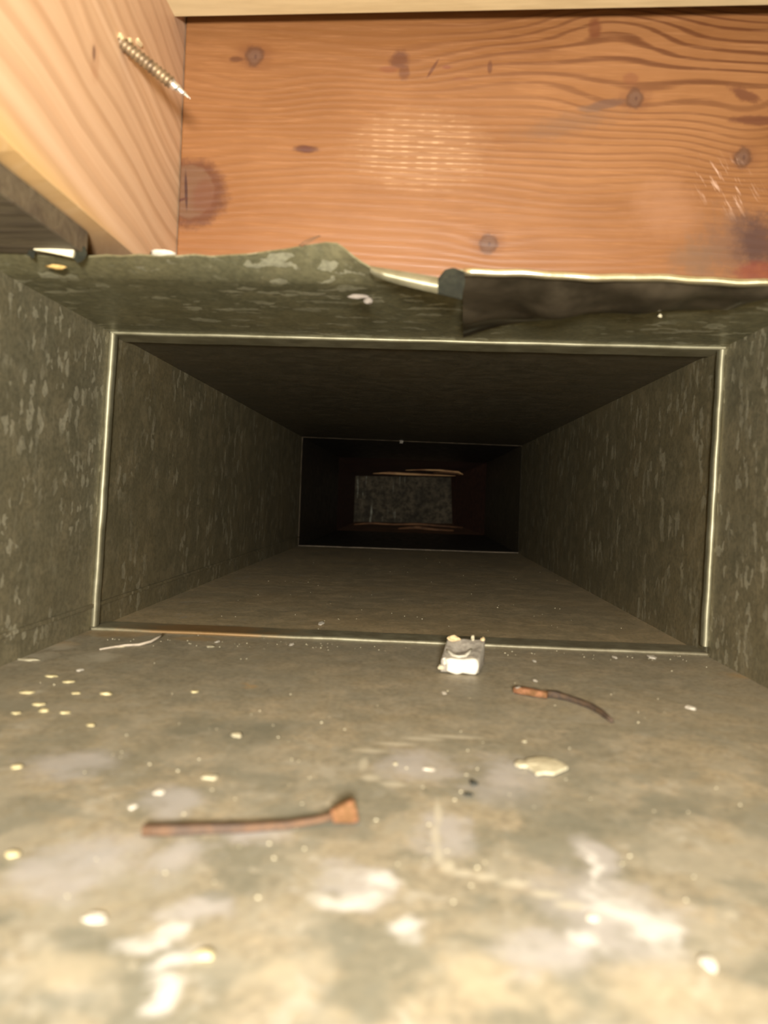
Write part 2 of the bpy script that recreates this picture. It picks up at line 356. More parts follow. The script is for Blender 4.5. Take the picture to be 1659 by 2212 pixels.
def pale_wood():
    s = NT('pale_new_pine'); X, Y, Z = s.xyz(); P = s.pos
    # grain runs along the stud, falling toward the far end
    v = s.m_('ADD', s.m_('ADD', Z, s.m_('MULTIPLY', Y, .25)), s.m_('MULTIPLY', s.m_('MULTIPLY', s.m_('SUBTRACT', Z, .19), Y), 4))
    v = s.m_('ADD', v, s.m_('MULTIPLY', s.m_('SUBTRACT', s.noise(P, 7, 2, .5), .5), .05))
    v = s.m_('ADD', v, s.m_('MULTIPLY', s.m_('SUBTRACT', s.noise(P, 35, 2, .5), .5), .004))
    x0, z0, y0 = 0, *(lambda p: (p.z, p.y))(atx(205, 130, -.126))
    g = s.blob(Y, Z, y0, z0, .03, .02, 0, None, 0, (0, 1)); v = s.m_('ADD', v, s.m_('MULTIPLY', g, .006))
    band = s.noise(s.vec(0.0, s.m_('MULTIPLY', v, 1), 0.0), 75, 5, .7)
    ring = s.m_('SINE', s.m_('MULTIPLY', v, 2*PI/.027))
    c = s.mix(s.step(band, .35, .7), (.70,.47,.30), (.60,.37,.215))
    c = s.mix(s.m_('MULTIPLY', s.step(ring, .2, 1), .42), c, (.42,.24,.13))
    c = s.mix(s.m_('MULTIPLY', s.step(Z, .255, .30), .3), c, (.38,.21,.14))
    c = s.mix(s.m_('MULTIPLY', s.step(s.m_('SUBTRACT', Z, s.m_('MULTIPLY', Y, WM)), WC+.013, WC-.001), .8), c, (.62,.38,.14))
    nz = s.noise(P, 130, 3)
    m = s.blob(Y, Z, y0, z0, .0045, .009, 0, nz, .3); c = s.mix(s.m_('MULTIPLY', m, .35), c, (.40,.18,.09))
    p = atx(203, 115, -.126); m = s.blob(Y, Z, p.y, p.z, .0016, .0035, 0, nz, .2); c = s.mix(s.m_('MULTIPLY', m, .85), c, (.13,.06,.045))
    fib = s.noise(s.vec(0.0, s.m_('MULTIPLY', v, 1), s.m_('MULTIPLY', Y, .03)), 1500, 2)
    c = s.mix(s.m_('MULTIPLY', s.step(fib, .45, .7), .15), c, (.82,.60,.36))
    s.bump(s.m_('ADD', ring, s.m_('MULTIPLY', fib, .5)), .15, .0006)
    return s.out(c, .5, 0, .35)
M_PW = pale_wood()
def plank_wood():
    s = NT('creamy_plank'); P = s.pos
    g = s.noise(s.scale(P, (.12, 1, 1)), 220, 4, .6); g2 = s.noise(s.scale(P, (.2, 1, 1)), 30, 3)
    c = s.mix(s.step(g, .35, .7), (.70,.56,.32), (.60,.47,.26)); c = s.mix(s.m_('MULTIPLY', s.step(g2, .4, .6), .35), c, (.74,.62,.38))
    s.bump(g, .2, .0006); return s.out(c, .55, 0, .35)
M_PL = plank_wood()
def old_wood(name, a, b):
    s = NT(name); P = s.pos
    g = s.noise(s.scale(P, (.2, 1, 1)), 120, 4, .65, .3); c = s.mix(s.step(g, .35, .68), a, b); s.bump(g, .5, .002); return s.out(c, .7)
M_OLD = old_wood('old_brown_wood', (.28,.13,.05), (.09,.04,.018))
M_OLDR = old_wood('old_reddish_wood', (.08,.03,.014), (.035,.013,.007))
M_OLDL = old_wood('split_wood_edge', (.85,.50,.22), (.35,.16,.07))
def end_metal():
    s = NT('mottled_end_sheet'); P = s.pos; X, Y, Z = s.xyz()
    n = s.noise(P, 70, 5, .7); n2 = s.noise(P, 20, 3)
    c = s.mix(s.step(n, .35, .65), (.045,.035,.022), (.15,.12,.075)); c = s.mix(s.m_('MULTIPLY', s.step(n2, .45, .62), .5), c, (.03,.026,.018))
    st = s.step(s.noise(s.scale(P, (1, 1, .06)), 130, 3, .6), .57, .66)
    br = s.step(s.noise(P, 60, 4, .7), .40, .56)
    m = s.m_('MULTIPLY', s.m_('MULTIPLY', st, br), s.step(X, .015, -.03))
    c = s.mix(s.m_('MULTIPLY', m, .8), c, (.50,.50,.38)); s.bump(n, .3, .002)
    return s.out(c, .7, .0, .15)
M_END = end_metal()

# ------------------------------------------------------------------ duct geometry
Y1, Y2, Y3, YE, Y0 = .424, 1.18, 1.76, 2.0, -.30
R1 = [at(237,715,Y1), at(1567,748,Y1), at(1528,1418,Y1), at(195,1362,Y1)]   # TL TR BR BL
R2 = [at(652,943,Y2), at(1128,962,Y2), at(1120,1196,Y2), at(643,1180,Y2)]
print('R1', [tuple(round(k,4) for k in p) for p in R1]); print('R2', [tuple(round(k,4) for k in p) for p in R2])
def ringpt(i, Y):
    a, b = (R1[i], R2[i])
    t = (Y-Y1)/(Y2-Y1)
    if t < 0: t = 0
    if t > 1: t = 1 + (t-1)*.0
    p = a.lerp(b, t); return Vector((p.x, Y, p.z))
G = .0006
def panel(name, i, j, ya, yb, mat, parent, outn, inset=0.0):
    a, b, c, d = ringpt(i, ya), ringpt(j, ya), ringpt(j, yb), ringpt(i, yb)
    n = Vector(outn)
    a, b, c, d = [p - n*inset for p in (a, b, c, d)]
    nn = 24
    def fn(u, v):
        p = a.lerp(b, u).lerp(d.lerp(c, u), v)
        e = min(u, 1-u)*min(v, 1-v)*4
        return p + n*(.0009*mnoise.noise(p*14)*min(1, e*6))
    V, Fc = grid(nn, nn, fn)
    o = link(name, V, Fc, mat, parent, True); solid(o, .0008, 1 if False else 0)
    return o
secs = []
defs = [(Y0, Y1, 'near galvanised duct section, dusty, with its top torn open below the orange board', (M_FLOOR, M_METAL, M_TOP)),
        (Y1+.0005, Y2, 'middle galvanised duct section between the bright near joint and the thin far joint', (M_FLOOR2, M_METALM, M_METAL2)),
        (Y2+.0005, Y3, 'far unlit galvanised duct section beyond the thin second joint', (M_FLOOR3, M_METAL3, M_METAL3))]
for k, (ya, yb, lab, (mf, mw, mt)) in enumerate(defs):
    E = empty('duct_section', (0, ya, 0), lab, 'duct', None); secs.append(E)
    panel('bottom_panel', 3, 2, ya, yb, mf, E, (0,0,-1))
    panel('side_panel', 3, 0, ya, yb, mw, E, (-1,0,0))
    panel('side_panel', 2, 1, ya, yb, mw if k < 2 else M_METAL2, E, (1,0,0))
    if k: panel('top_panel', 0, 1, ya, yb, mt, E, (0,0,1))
    # folded seam low on the left side panel
    path = [ringpt(3, lerp(ya, yb, t/8)).lerp(ringpt(0, lerp(ya, yb, t/8)), .085) + Vector((.0012,0,0)) for t in range(9)]
    V, Fc = sweep(path, lambda q: [(-.0012,-.0010),(.0006,-.0010),(.0006,.0010),(-.0012,.0010)])
    o = link('seam_fold', V, Fc, mw, E)
    path = [ringpt(3, lerp(ya, yb, t/8)).lerp(ringpt(0, lerp(ya, yb, t/8)), .04) + Vector((.0006,0,0)) for t in range(9)]

# near section top panel: flat, then a torn lip bent upward ------------------------------------
S1 = secs[0]
YL = .318
edge = [(-40,546,.300),(0,545,.300),(60,548,.300),(100,553,.300),(180,555,.300),(230,551,.300),(260,553,.301),(300,550,.300),(330,552,.301),(380,553,.300),
        (420,550,.300),(455,554,.301),(500,551,.300),(540,549,.300),(580,543,.299),(620,538,.299),(650,532,.298),(685,527,.298),(705,524,.298),(728,526,.298),(742,535,.299),
        (760,551,.300),(780,566,.301),(800,577,.302),(850,586,.303),(900,594,.304),(942,605,.305),(955,607,.305),(965,592,.304),(985,584,.304),(1000,584,.304),
        (1100,588,.304),(1200,592,.304),(1300,596,.304),(1400,598,.304),(1500,602,.304),(1600,606,.304),(1700,611,.304),(1790,616,.304)]
cols = [at(*e) for e in edge]
xl = ringpt(0, YL).x; xr = ringpt(1, YL).x
cols = [p for p in cols if xl+.001 < p.x < xr-.001]
cols = [Vector((xl, cols[0].y, cols[0].z-.003))] + cols + [Vector((xr, cols[-1].y, cols[-1].z-.003))]
def ceilz(x, Y):
    a, b = ringpt(0, Y), ringpt(1, Y); t = (x-a.x)/(b.x-a.x)
    base = a.z+(b.z-a.z)*t
    e = None
    for p, q in zip(cols, cols[1:]):
        if p.x <= x <= q.x: e = p.lerp(q, (x-p.x)/max(1e-9, q.x-p.x)); break
    if e is None: e = cols[-1] if x > 0 else cols[0]
    if Y < YL:
        s_ = min(1.2, (YL-Y)/(YL-e.y)); base += (e.z-base)*s_**1.4
    return base
V = []; Fc = []; NR = 26
for p in cols:
    for j in range(NR+1):
        if j <= 12:
            Y = lerp(Y1, YL, j/12)
        else: Y = lerp(YL, p.y, (j-12)/(NR-12))
        a = ceilz(p.x, Y)
        V.append(Vector((p.x, Y, a)))
for i in range(len(cols)-1):
    for j in range(NR):
        a = i*(NR+1)+j; Fc.append((a, a+1, a+NR+2, a+NR+1))
o = link('top_panel', V, Fc, M_TOP, S1, True); solid(o, .0008, 0)

# rolled bright hem on the right part of the torn edge
hem = []
for i in range(45):
    px = lerp(1002, 1790, i/44); py = interp([(e[0], e[1]) for e in edge], px) + .0
    if at(px, py, .3025).x > xr-.001: break
    p = at(px, py+3+1.6*math.sin(px*.021)+.9*math.sin(px*.06), .3025); hem.append(p)
V, Fc = sweep(hem, lambda q: circ(.0017+.0002*math.sin(q*40), 12, .0016))
o = link('rolled_hem', V, Fc, M_SHINE, S1, True); tag(o, 'bright rolled hem')
# dark flap folded back under the top panel
low = [(1000,730),(1040,716),(1090,702),(1150,694),(1200,690),(1260,680),(1330,676),(1400,674),(1500,670),(1580,668),(1640,640),(1700,628),(1800,620)]
PXR = 1001
while at(PXR, 610, .3035).x < xr-.0012: PXR += 2
def flapf(u, v):
    px = lerp(1001, PXR, u); yb = interp(low, px)
    pt = at(px, interp([(e[0], e[1]) for e in edge], px)+8, .3035)
    pb = atz(px, yb, ceilz(at(px, yb, .37).x, .37)-.0016)
    p = pt.lerp(pb, v)
    cz = ceilz(min(max(p.x, xl), xr), p.y)
    q = Vector((p.x*28, p.y*40, 3.3))
    dent = .0040*math.sin(PI*min(1, v*1.05))*(.75+.9*mnoise.noise(q)) + .0012*math.sin(u*26+v*3)*math.sin(PI*v)
    x = min(p.x, xr-.0012)
    return Vector((x, p.y, cz-.0012-max(0, dent)))
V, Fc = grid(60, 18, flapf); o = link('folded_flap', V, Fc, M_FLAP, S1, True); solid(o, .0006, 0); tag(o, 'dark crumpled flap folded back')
# curled tab and pinched scrap left of the flap
def tabf(u, v):
    px = lerp(800, 946, u); yt = lerp(576, 600, u); yb = lerp(588, 633, u**.7)
    p = at(px, lerp(yt, yb, v), .300 - .0025*math.sin(PI*v)); return p
V, Fc = grid(14, 6, tabf); o = link('curled_tab', V, Fc, M_LIP, S1, True); solid(o, .0006, 0)
def scrf(u, v):
    px = lerp(944, 1001, u) + 3*math.sin(v*5); yt = interp([(944,606),(962,583),(980,579),(1001,588)], lerp(944,1001,u)); yb = interp([(944,634),(970,640),(1001,648)], px)
    return at(px, lerp(yt, yb, v), .3015-.0006*math.sin(PI*u)-.0008*math.sin(v*6))
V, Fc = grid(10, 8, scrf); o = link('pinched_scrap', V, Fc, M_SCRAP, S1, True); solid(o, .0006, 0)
# staple-like bright strap at the left end of the torn edge
E = S1
pa, pb = at(78, 533, .292), at(160, 549, .292)
path = [pa.lerp(pb, t/10) + Vector((0, -.0006*math.sin(PI*t/10), 0)) for t in range(11)]
V, Fc = sweep(path, lambda q: [(-.0004,-.0015),(-.0012,0),(-.0004,.0015),(.0012,.0015),(.0012,-.0015)])
tag(link('bright_strip', V, Fc, simple('pale_strip_metal', (.95,.86,.60), .4, .2, col2=(.85,.75,.5), sc=100), E), 'short bright strip of bent metal')  # shine put into a pale, hardly metallic base
for (px, py, w_, h_) in [(69,540,9,16),(172,548,13,17)]:
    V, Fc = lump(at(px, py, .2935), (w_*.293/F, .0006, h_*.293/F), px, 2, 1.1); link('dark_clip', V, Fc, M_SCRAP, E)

# joints ------------------------------------------------------------------------------
def rails(R, y, w, parent, band, mlip, mband, k=1.0):
    TL, TR, BR, BL = R
    def strip(name, a, b, inward, lipw, bandl, mat, wob=.0003):
        # lip: rounded nose that faces the camera, then a flat band running away, then a step
        A = Vector(a); B = Vector(b); inw = Vector(inward)
        nu = 30
        prof = [(-.0002, 0), (-.0012, lipw*.15), (-.0016, lipw*.5), (-.0012, lipw*.9), (0, lipw*1.0), (.002, lipw*.97), (bandl, lipw*.92), (bandl+.0006, .0), ]
        V = []; F_ = []
        for i in range(nu+1):
            p = A.lerp(B, i/nu)
            wv = wob*mnoise.noise(Vector((i*.45, y*9, p.x*3+p.z*7)))
            for (dy, di) in prof: V.append(p + inw*(di*k+wv*(1 if di > 0 else 0)) + Vector((0, dy*k, 0)))
        n = len(prof)
        for i in range(nu):
            for j in range(n-1):
                q = i*n+j; F_.append((q, q+1, q+n+1, q+n))
        for i in (0, nu): F_.append(tuple(i*n+j for j in range(n)))
        o = link(name, V, F_, mat, parent, True); e_ = o.modifiers.new('split', 'EDGE_SPLIT'); e_.split_angle = math.radians(60)
        return o
    e = Vector
    strip('joint_cleat', e(TL)+e((.001,0,0)), e(TR)-e((.0003,0,0)), (0,0,-1), w[0], band, mlip)
    strip('joint_cleat', e(BL)+e((.0012,0,0)), e(BR)-e((.0002,0,0)), (0,0,1), w[1], band, M_LIPR if mlip is M_LIP else mlip)
    strip('joint_cleat', e(BL)+e((0,0,.0025)), e(TL)-e((0,0,.0015)), (1,0,0), w[2], .004, mlip)
    if w[3] > .0005: strip('joint_cleat', e(BR)+e((0,0,.0055)), e(TR)-e((0,0,.002)), (-1,0,0), w[3], .004, mlip)
rails(R1, Y1, (.0021,.0021,.0034,.0030), secs[1], .021, M_LIP, M_LIPD)
R2i = R2
rails(R2i, Y2, (.0014,.0022,.0018,.0004), secs[2], .016, M_LIP2, M_LIPD, 1.0)

# ------------------------------------------------------------------ timber above the opening
def cl(i, t): return None
zt = lambda x: ceilz(x, .36)
# orange board standing across the duct
zb = .1795
p_l, p_r = -.1255, .235
V, Fc = slab((p_l, YB, zb), (p_r, YB, zb), (p_r, YB, .40), (p_l, YB, .40), (0, .038, 0))
o = link('joist', V, Fc, M_OW, None, origin=(.05, YB, zb)); bevel(o, .0008)
tag(o, 'broad orange-brown knotty board standing across the duct behind the torn edge', 'board')
# pale stud on the left
XS = -.126
V = []; Fc = []; NS = 24
w1, w2 = atx(0, 285, XS), atx(240, 545, XS); u1, u2 = atz(0, 430, .1815), atz(165, 525, .1815)
for i in range(NS+1):
    Y = lerp(-.02, YB+.06, i/NS); z1 = min(w1.z+.004, max(.1825, w1.z+(Y-w1.y)*(w2.z-w1.z)/(w2.y-w1.y))); x2 = max(u1.x-.004, min(-.1262, u1.x+(Y-u1.y)*(u2.x-u1.x)/(u2.y-u1.y)))
    V += [Vector(p) for p in ((XS, Y, .42), (XS, Y, z1), (x2, Y, .1815), (XS-.038, Y, .1815), (XS-.038, Y, .42))]
for i in range(NS):
    for j in range(5): Fc.append((i*5+j, i*5+(j+1)%5, i*5+5+(j+1)%5, i*5+5+j))
Fc.append((4,3,2,1,0)); Fc.append(tuple(NS*5+j for j in range(5)))
o = link('stud', V, Fc, M_PW, None, origin=(XS-.019, .18, .1815)); bevel(o, .004, 4)
STUD = tag(o, 'pale new timber stud at upper left with a screw sticking out of its face', 'board')
zl = at(30, 548, .298).z; a = atz(0, 428, zl)
V, Fc = slab((a.x, -.02, zl), (a.x+.003, .298, zl), (-.30, .298, zl), (-.30, -.02, zl), (0, 0, .1812-zl))  # dark strip added to give the stud's underside its shade
M_DW = old_wood('old_wood_and_shade', (.125,.095,.055), (.08,.058,.035))  # brown of the old beam, also used as the added strip's shade
o = link('shade_strip', V, Fc, M_DW, None, origin=(-.2, .13, .1765)); bevel(o, .0006)
tag(o, 'added dark brown strip for the shaded underside of the pale stud at the left edge', 'board')
V, Fc = slab((XS-.0385, -.02, .1816), (XS-.0385, .45, .1816), (-.24, .45, .1816), (-.24, -.02, .1816), (0, 0, .23))
o = link('old_beam', V, Fc, M_DW, None, origin=(-.2, .2, .1816)); bevel(o, .001)
tag(o, 'dark old beam in the gap left of the pale stud, above the bright metal strip', 'board')
# creamy plank overhead
a = at(330, 38, .370); b = at(1659, 12, .3655); b = a + (b-a)*1.25
a2 = Vector((a.x-.0, .05, a.z)); b2 = Vector((b.x, .05, b.z))
V, Fc = slab(a, b, b2, a2, (0, 0, .019))
o = link('plank', V, Fc, M_PL, None, origin=((a.x+b.x)/2, .2, a.z)); bevel(o, .0006)
tag(o, 'cream-coloured plank overhead along the top edge of the picture', 'board')

# screw with a helical thread --------------------------------------------------------------
ps = atx(262, 92, XS+.0002); pe = at(411, 213, ps.y+.012)
ax = (pe-ps); L = ax.length; ax.normalize()
A = ax.cross(Vector((0,0,1))).normalized(); B = A.cross(ax)
def screwf(rc, rt, pitch, l0, l1, taper):
    def fn(u, v):
        l = lerp(l0, l1, u); th = v*2*PI
        ph = (l/pitch - v) % 1.0
        tooth = max(0, 1-abs(ph-.5)/.28)
        k = min(1, max(.02, (L-l)/taper))
        r = (rc + (rt-rc)*tooth)*k**.8
        return ps + ax*l + A*(r*math.cos(th)) + B*(r*math.sin(th))
    return fn
SE = empty('wood_screw', ps, 'brassy threaded screw poking out of the pale stud, tip pointing down right', 'screw')
V, Fc = grid(380, 24, screwf(.0022, .0027, .0019, -.004, L*.72, .0001)); link('threaded_shank', V, Fc, M_SCREW, SE, True)
V, Fc = grid(110, 24, screwf(.0020, .0025, .0030, L*.72, L, .010)); tag(link('point', V, Fc, M_TIP, SE, True), 'bright silvery point')
for i, (px, py, w_, h_, ln) in enumerate([(262,80,10,6,.004),(280,94,9,10,.005),(300,92,14,4,.003)]):
    p = atx(px, py, XS+.0008)
    V, Fc = lump(p, (.0012, w_*.0002, h_*.0002), i+5, 2, .6)
    o = link('splinter', V, Fc, M_PL, STUD); 

# ------------------------------------------------------------------ far end of the duct
FE = empty('wooden_opening', (0, Y3+.002, 0), 'dim splintered wooden frame at the far end of the duct', 'frame')
def board4(name, q1, q2, q3, q4, thick, mat):
    V, Fc = slab(q1, q2, q3, q4, thick); return link(name, V, Fc, mat, FE)
ya, yb = Y3+.004, YE-.006
q = [ringpt(k_, ya) for k_ in range(4)]
# bottom board, top board, right board as sides of a box that narrows to the end sheet
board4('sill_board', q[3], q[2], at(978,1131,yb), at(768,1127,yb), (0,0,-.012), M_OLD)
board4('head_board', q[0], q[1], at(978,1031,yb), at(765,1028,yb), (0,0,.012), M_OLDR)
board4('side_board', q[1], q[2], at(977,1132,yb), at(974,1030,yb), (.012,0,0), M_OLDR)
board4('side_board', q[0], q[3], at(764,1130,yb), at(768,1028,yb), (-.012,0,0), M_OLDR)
# pale split edges of the head board
def sliver(name, pts, Y, mat, th):
    path = [at(x, y, Y+dy) for (x, y, dy, t) in pts]
    V, Fc = sweep(path, lambda q: circ(th, 6, max(.0004, Y/F*pts[min(len(pts)-1, int(round(q*(len(pts)-1))))][3])))
    return link(name, V, Fc, mat, FE, True)
sliver('split_edge', [(806,1023,0,.6),(840,1022,0,3.2),(880,1024,0,3),(930,1026,0,2),(984,1028,0,.8)], 1.86, M_OLDL, .004)
sliver('split_edge', [(876,1016,0,.6),(910,1015,0,1.6),(950,1016,0,2.2),(990,1020,0,2.5),(1000,1025,0,1)], 1.83, M_OLDL, .004)
sliver('split_edge', [(936,1022,0,.6),(960,1021,0,1.4),(985,1023,0,1),(995,1026,0,.8)], 1.85, M_OLD, .004)
sliver('split_edge', [(765,1133,0,1.5),(800,1130,0,2.5),(850,1133,0,2),(900,1132,0,3),(950,1136,0,2.5),(1000,1140,0,2)], 1.84, M_OLD, .003)
sliver('split_edge', [(860,1142,0,2),(900,1139,0,4),(940,1144,0,3),(980,1146,0,2)], 1.80, M_OLD, .003)
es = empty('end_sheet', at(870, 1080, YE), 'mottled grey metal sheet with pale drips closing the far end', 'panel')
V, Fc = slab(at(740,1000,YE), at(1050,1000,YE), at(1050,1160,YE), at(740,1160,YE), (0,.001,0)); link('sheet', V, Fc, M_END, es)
V, Fc = slab(at(749,1031,YE-.012), at(756,1031,YE-.012), at(757,1112,YE-.012), at(751,1112,YE-.012), (0,.004,0))
# dark rings hanging from second joint
o = link('pale_edge_strip', V, Fc, simple('pale_strip', (.12,.12,.09), .6, .2, col2=(.05,.05,.04), sc=60), FE)
p = at(867, 950, Y2-.004)
V, Fc = lump(p, (.003,.002,.005), 3, 2, .9); V, Fc = V, Fc
tag(link('dust_clump', V, Fc, M_GREYF, None, True, origin=p), 'tiny dust clump hanging from the top of the far joint', 'dust')

# ------------------------------------------------------------------ debris on the duct floor
def fz(px, py):
    p = atz(px, py, 0)
    for _ in range(4):
        a, b = ringpt(3, p.y), ringpt(2, p.y); t = (p.x-a.x)/(b.x-a.x); z = a.z+(b.z-a.z)*t+.0005
        p = atz(px, py, z)
    return p
# lump of plaster with grey sloping top
p0 = fz(1000, 1456)
D = p0.y; U = D/F
E = empty('plaster_lump', p0, 'white-fronted grey lump of plaster sitting on the near joint of the floor', 'debris')
def P3(px, py, dy): return at(px, py, D+dy)
# white front block, irregular
front = [(960,1424),(975,1422),(1000,1425),(1025,1422),(1034,1428),(1035,1440),(1030,1459),(1015,1458),(1000,1455),(987,1459),(975,1455),(963,1450),(966,1438)]
def prism(poly, y0, y1, lift=0, sl=0):
    n = len(poly); V = [at(x, y, D+y0) for x, y in poly]
    base = list(V); V2 = [v + Vector((sl*.0, y1-y0, lift)) for v in base]
    return V+V2, [tuple(range(n)), tuple(range(2*n-1, n-1, -1))]+[(i, n+i, n+(i+1)%n, (i+1)%n) for i in range(n)]
V, Fc = prism(front, -.001, .010); o = link('white_front', V, Fc, M_WHITE, E); bevel(o, .0012, 3)
def topf(u, v):
    xl_, xr_ = lerp(953, 967, v), lerp(1035, 1048, v)
    px = lerp(xl_, xr_, u); py = lerp(1424, 1379, v) + 1.5*math.sin(u*9)
    b = math.exp(-((u-.42)/.26)**2-((v-.55)/.3)**2)
    pt = at(px, py, D + .001 + .020*v)
    return pt + Vector((0,0,-.0022*b + .0006*mnoise.noise(Vector((u*4, v*4, 1)))))
V, Fc = grid(20, 14, topf)
nb_ = len(V); V2 = [Vector((v.x, v.y, ringpt(3, v.y).z + (v.x-ringpt(3,v.y).x)/(ringpt(2,v.y).x-ringpt(3,v.y).x)*(ringpt(2,v.y).z-ringpt(3,v.y).z)+.001)) for v in V]
nu, nv = 20, 14
idx = [i*(nv+1) for i in range(nu+1)] + [nu*(nv+1)+j for j in range(1, nv+1)] + [i*(nv+1)+nv for i in range(nu-1, -1, -1)] + [j for j in range(nv-1, 0, -1)]
V = V+V2; Fc = Fc+[(idx[i], idx[(i+1)%len(idx)], nb_+idx[(i+1)%len(idx)], nb_+idx[i]) for i in range(len(idx))]
link('grey_top', V, Fc, M_GREYF, E, True)
path = [at(x, y, D+dy) for x, y, dy in [(965,1403,.010),(972,1410,.007),(980,1417,.004),(992,1420,.003),(1004,1418,.004),(1012,1411,.007),(1018,1402,.010)]]
V, Fc = sweep(path, lambda q: circ(.0008*math.sin(PI*(.1+.8*q))+.0002, 6)); link('ridge', V, Fc, simple('ridge_plaster', (.52,.48,.38), .8, sc=400), E, True)
for i, (px, py, w_, h_, m) in enumerate([(981,1380,14,7,M_TANCH),(1021,1378,4,6,M_CREAM),(1043,1382,5,6,M_TANCH),(953,1442,8,6,M_CREAM),(960,1430,7,9,M_WHITE)]):
    V, Fc = lump(at(px, py, D+(.020 if py < 1400 else .002)), (w_*U, .0015, h_*U), i+2, 2, .5); link('chip', V, Fc, m, E)

def debris_bar(name, label, pts, rad, mat, cat='nail'):
    """pts: (px,py,h,rx,rz) along floor"""
    path = [fz(x, y)+Vector((0,0,h)) for x, y, h, *_ in pts]
    pr = lambda q: [(a*pts[min(len(pts)-1, int(round(q*(len(pts)-1))))][3], b*pts[min(len(pts)-1, int(round(q*(len(pts)-1))))][4]) for a, b in ((1,.7),(.7,1),(-.7,1),(-1,.7),(-1,-.7),(-.7,-1),(.7,-1),(1,-.7))]
    return path, pr
# long rusty nail near the front
E = empty('rusty_nail', fz(540, 1800), 'long straight rusty nail lying across the near floor, head to the right', 'nail')
pts = [(308,1803,.0011,.0013,.0011),(380,1802,.0011,.0014,.0011),(460,1799,.0011,.0013,.0010),(540,1797,.0011,.0012,.0009),(620,1792,.0012,.0011,.0008),(690,1784,.0016,.0009,.0007),(722,1780,.0022,.0009,.0008)]
path, pr = debris_bar('', '', pts, 0, None); V, Fc = sweep(path, pr); link('shank', V, Fc, M_RUST, E, True)
pts = [(716,1781,.0020,.0012,.0014),(738,1779,.0026,.0016,.0022),(756,1778,.0029,.0017,.0026),(767,1777,.0032,.0016,.0027)]
path, pr = debris_bar('', '', pts, 0, None); V, Fc = sweep(path, pr); link('head', V, Fc, M_RUSTO, E, True)
V, Fc = sweep([fz(x, y-14)+Vector((0,.0004,h)) for x, y, h in [(312,1801,.0005),(450,1797,.0005),(600,1790,.0008),(720,1776,.0014)]], lambda q: circ(.0004, 5)); 
# bent nail further in
E = empty('bent_nail', fz(1220, 1530), 'dark bent nail with a flattened orange rusty end, right of the plaster lump', 'nail')
pts = [(1180,1505,.0013,.0012,.0013),(1200,1507,.0014,.0016,.0013),(1225,1513,.0012,.0014,.001),(1250,1521,.0011,.0013,.001),(1275,1530,.0010,.0012,.001),(1298,1543,.0010,.0010,.0009),(1312,1554,.0009,.0008,.0008),(1322,1562,.0008,.0006,.0007)]
path, pr = debris_bar('', '', pts, 0, None); V, Fc = sweep(path, pr); link('shank', V, Fc, M_RUSTD, E, True)
pts = [(1112,1496,.0013,.0020,.0013),(1130,1499,.0014,.0022,.0014),(1155,1504,.0014,.0021,.0013),(1182,1508,.0013,.0017,.0012)]
path, pr = debris_bar('', '', pts, 0, None); V, Fc = sweep(path, pr); link('flattened_end', V, Fc, M_RUSTO, E, True)
V, Fc = lump(fz(1119, 1497)+Vector((0,-.001,.0022)), (.0016,.0012,.0008), 4, 2, .3); link('pale_flake', V, Fc, M_GREYF, E, True)

# flat pale flake
p = fz(1175, 1662); d = p.y; U = d/F; Uy = d*d/(F*.083)
out = [(1112,1656),(1120,1650),(1130,1655),(1140,1647),(1160,1643),(1180,1644),(1200,1648),(1215,1656),(1226,1664),(1212,1670),(1196,1677),(1175,1675),(1158,1678),(1150,1669),(1138,1661),(1122,1661)]
Vb = [fz(x, y)+Vector((0,0,.0003)) for x, y in out]; c0 = fz(1175, 1660)+Vector((0,0,.0016)); Vt = [v+Vector((0,0,.0008)) for v in Vb]; n = len(out)
V = Vb+Vt+[c0]; Fc = [tuple(range(n))[::-1]]+[(i, (i+1)%n, n+(i+1)%n, n+i) for i in range(n)]+[(n+i, n+(i+1)%n, 2*n) for i in range(n)]
tag(link('paint_flake', V, Fc, M_CREAM, None, origin=p), 'flat cream flake with pointed ends on the floor, lower right of centre', 'flake')

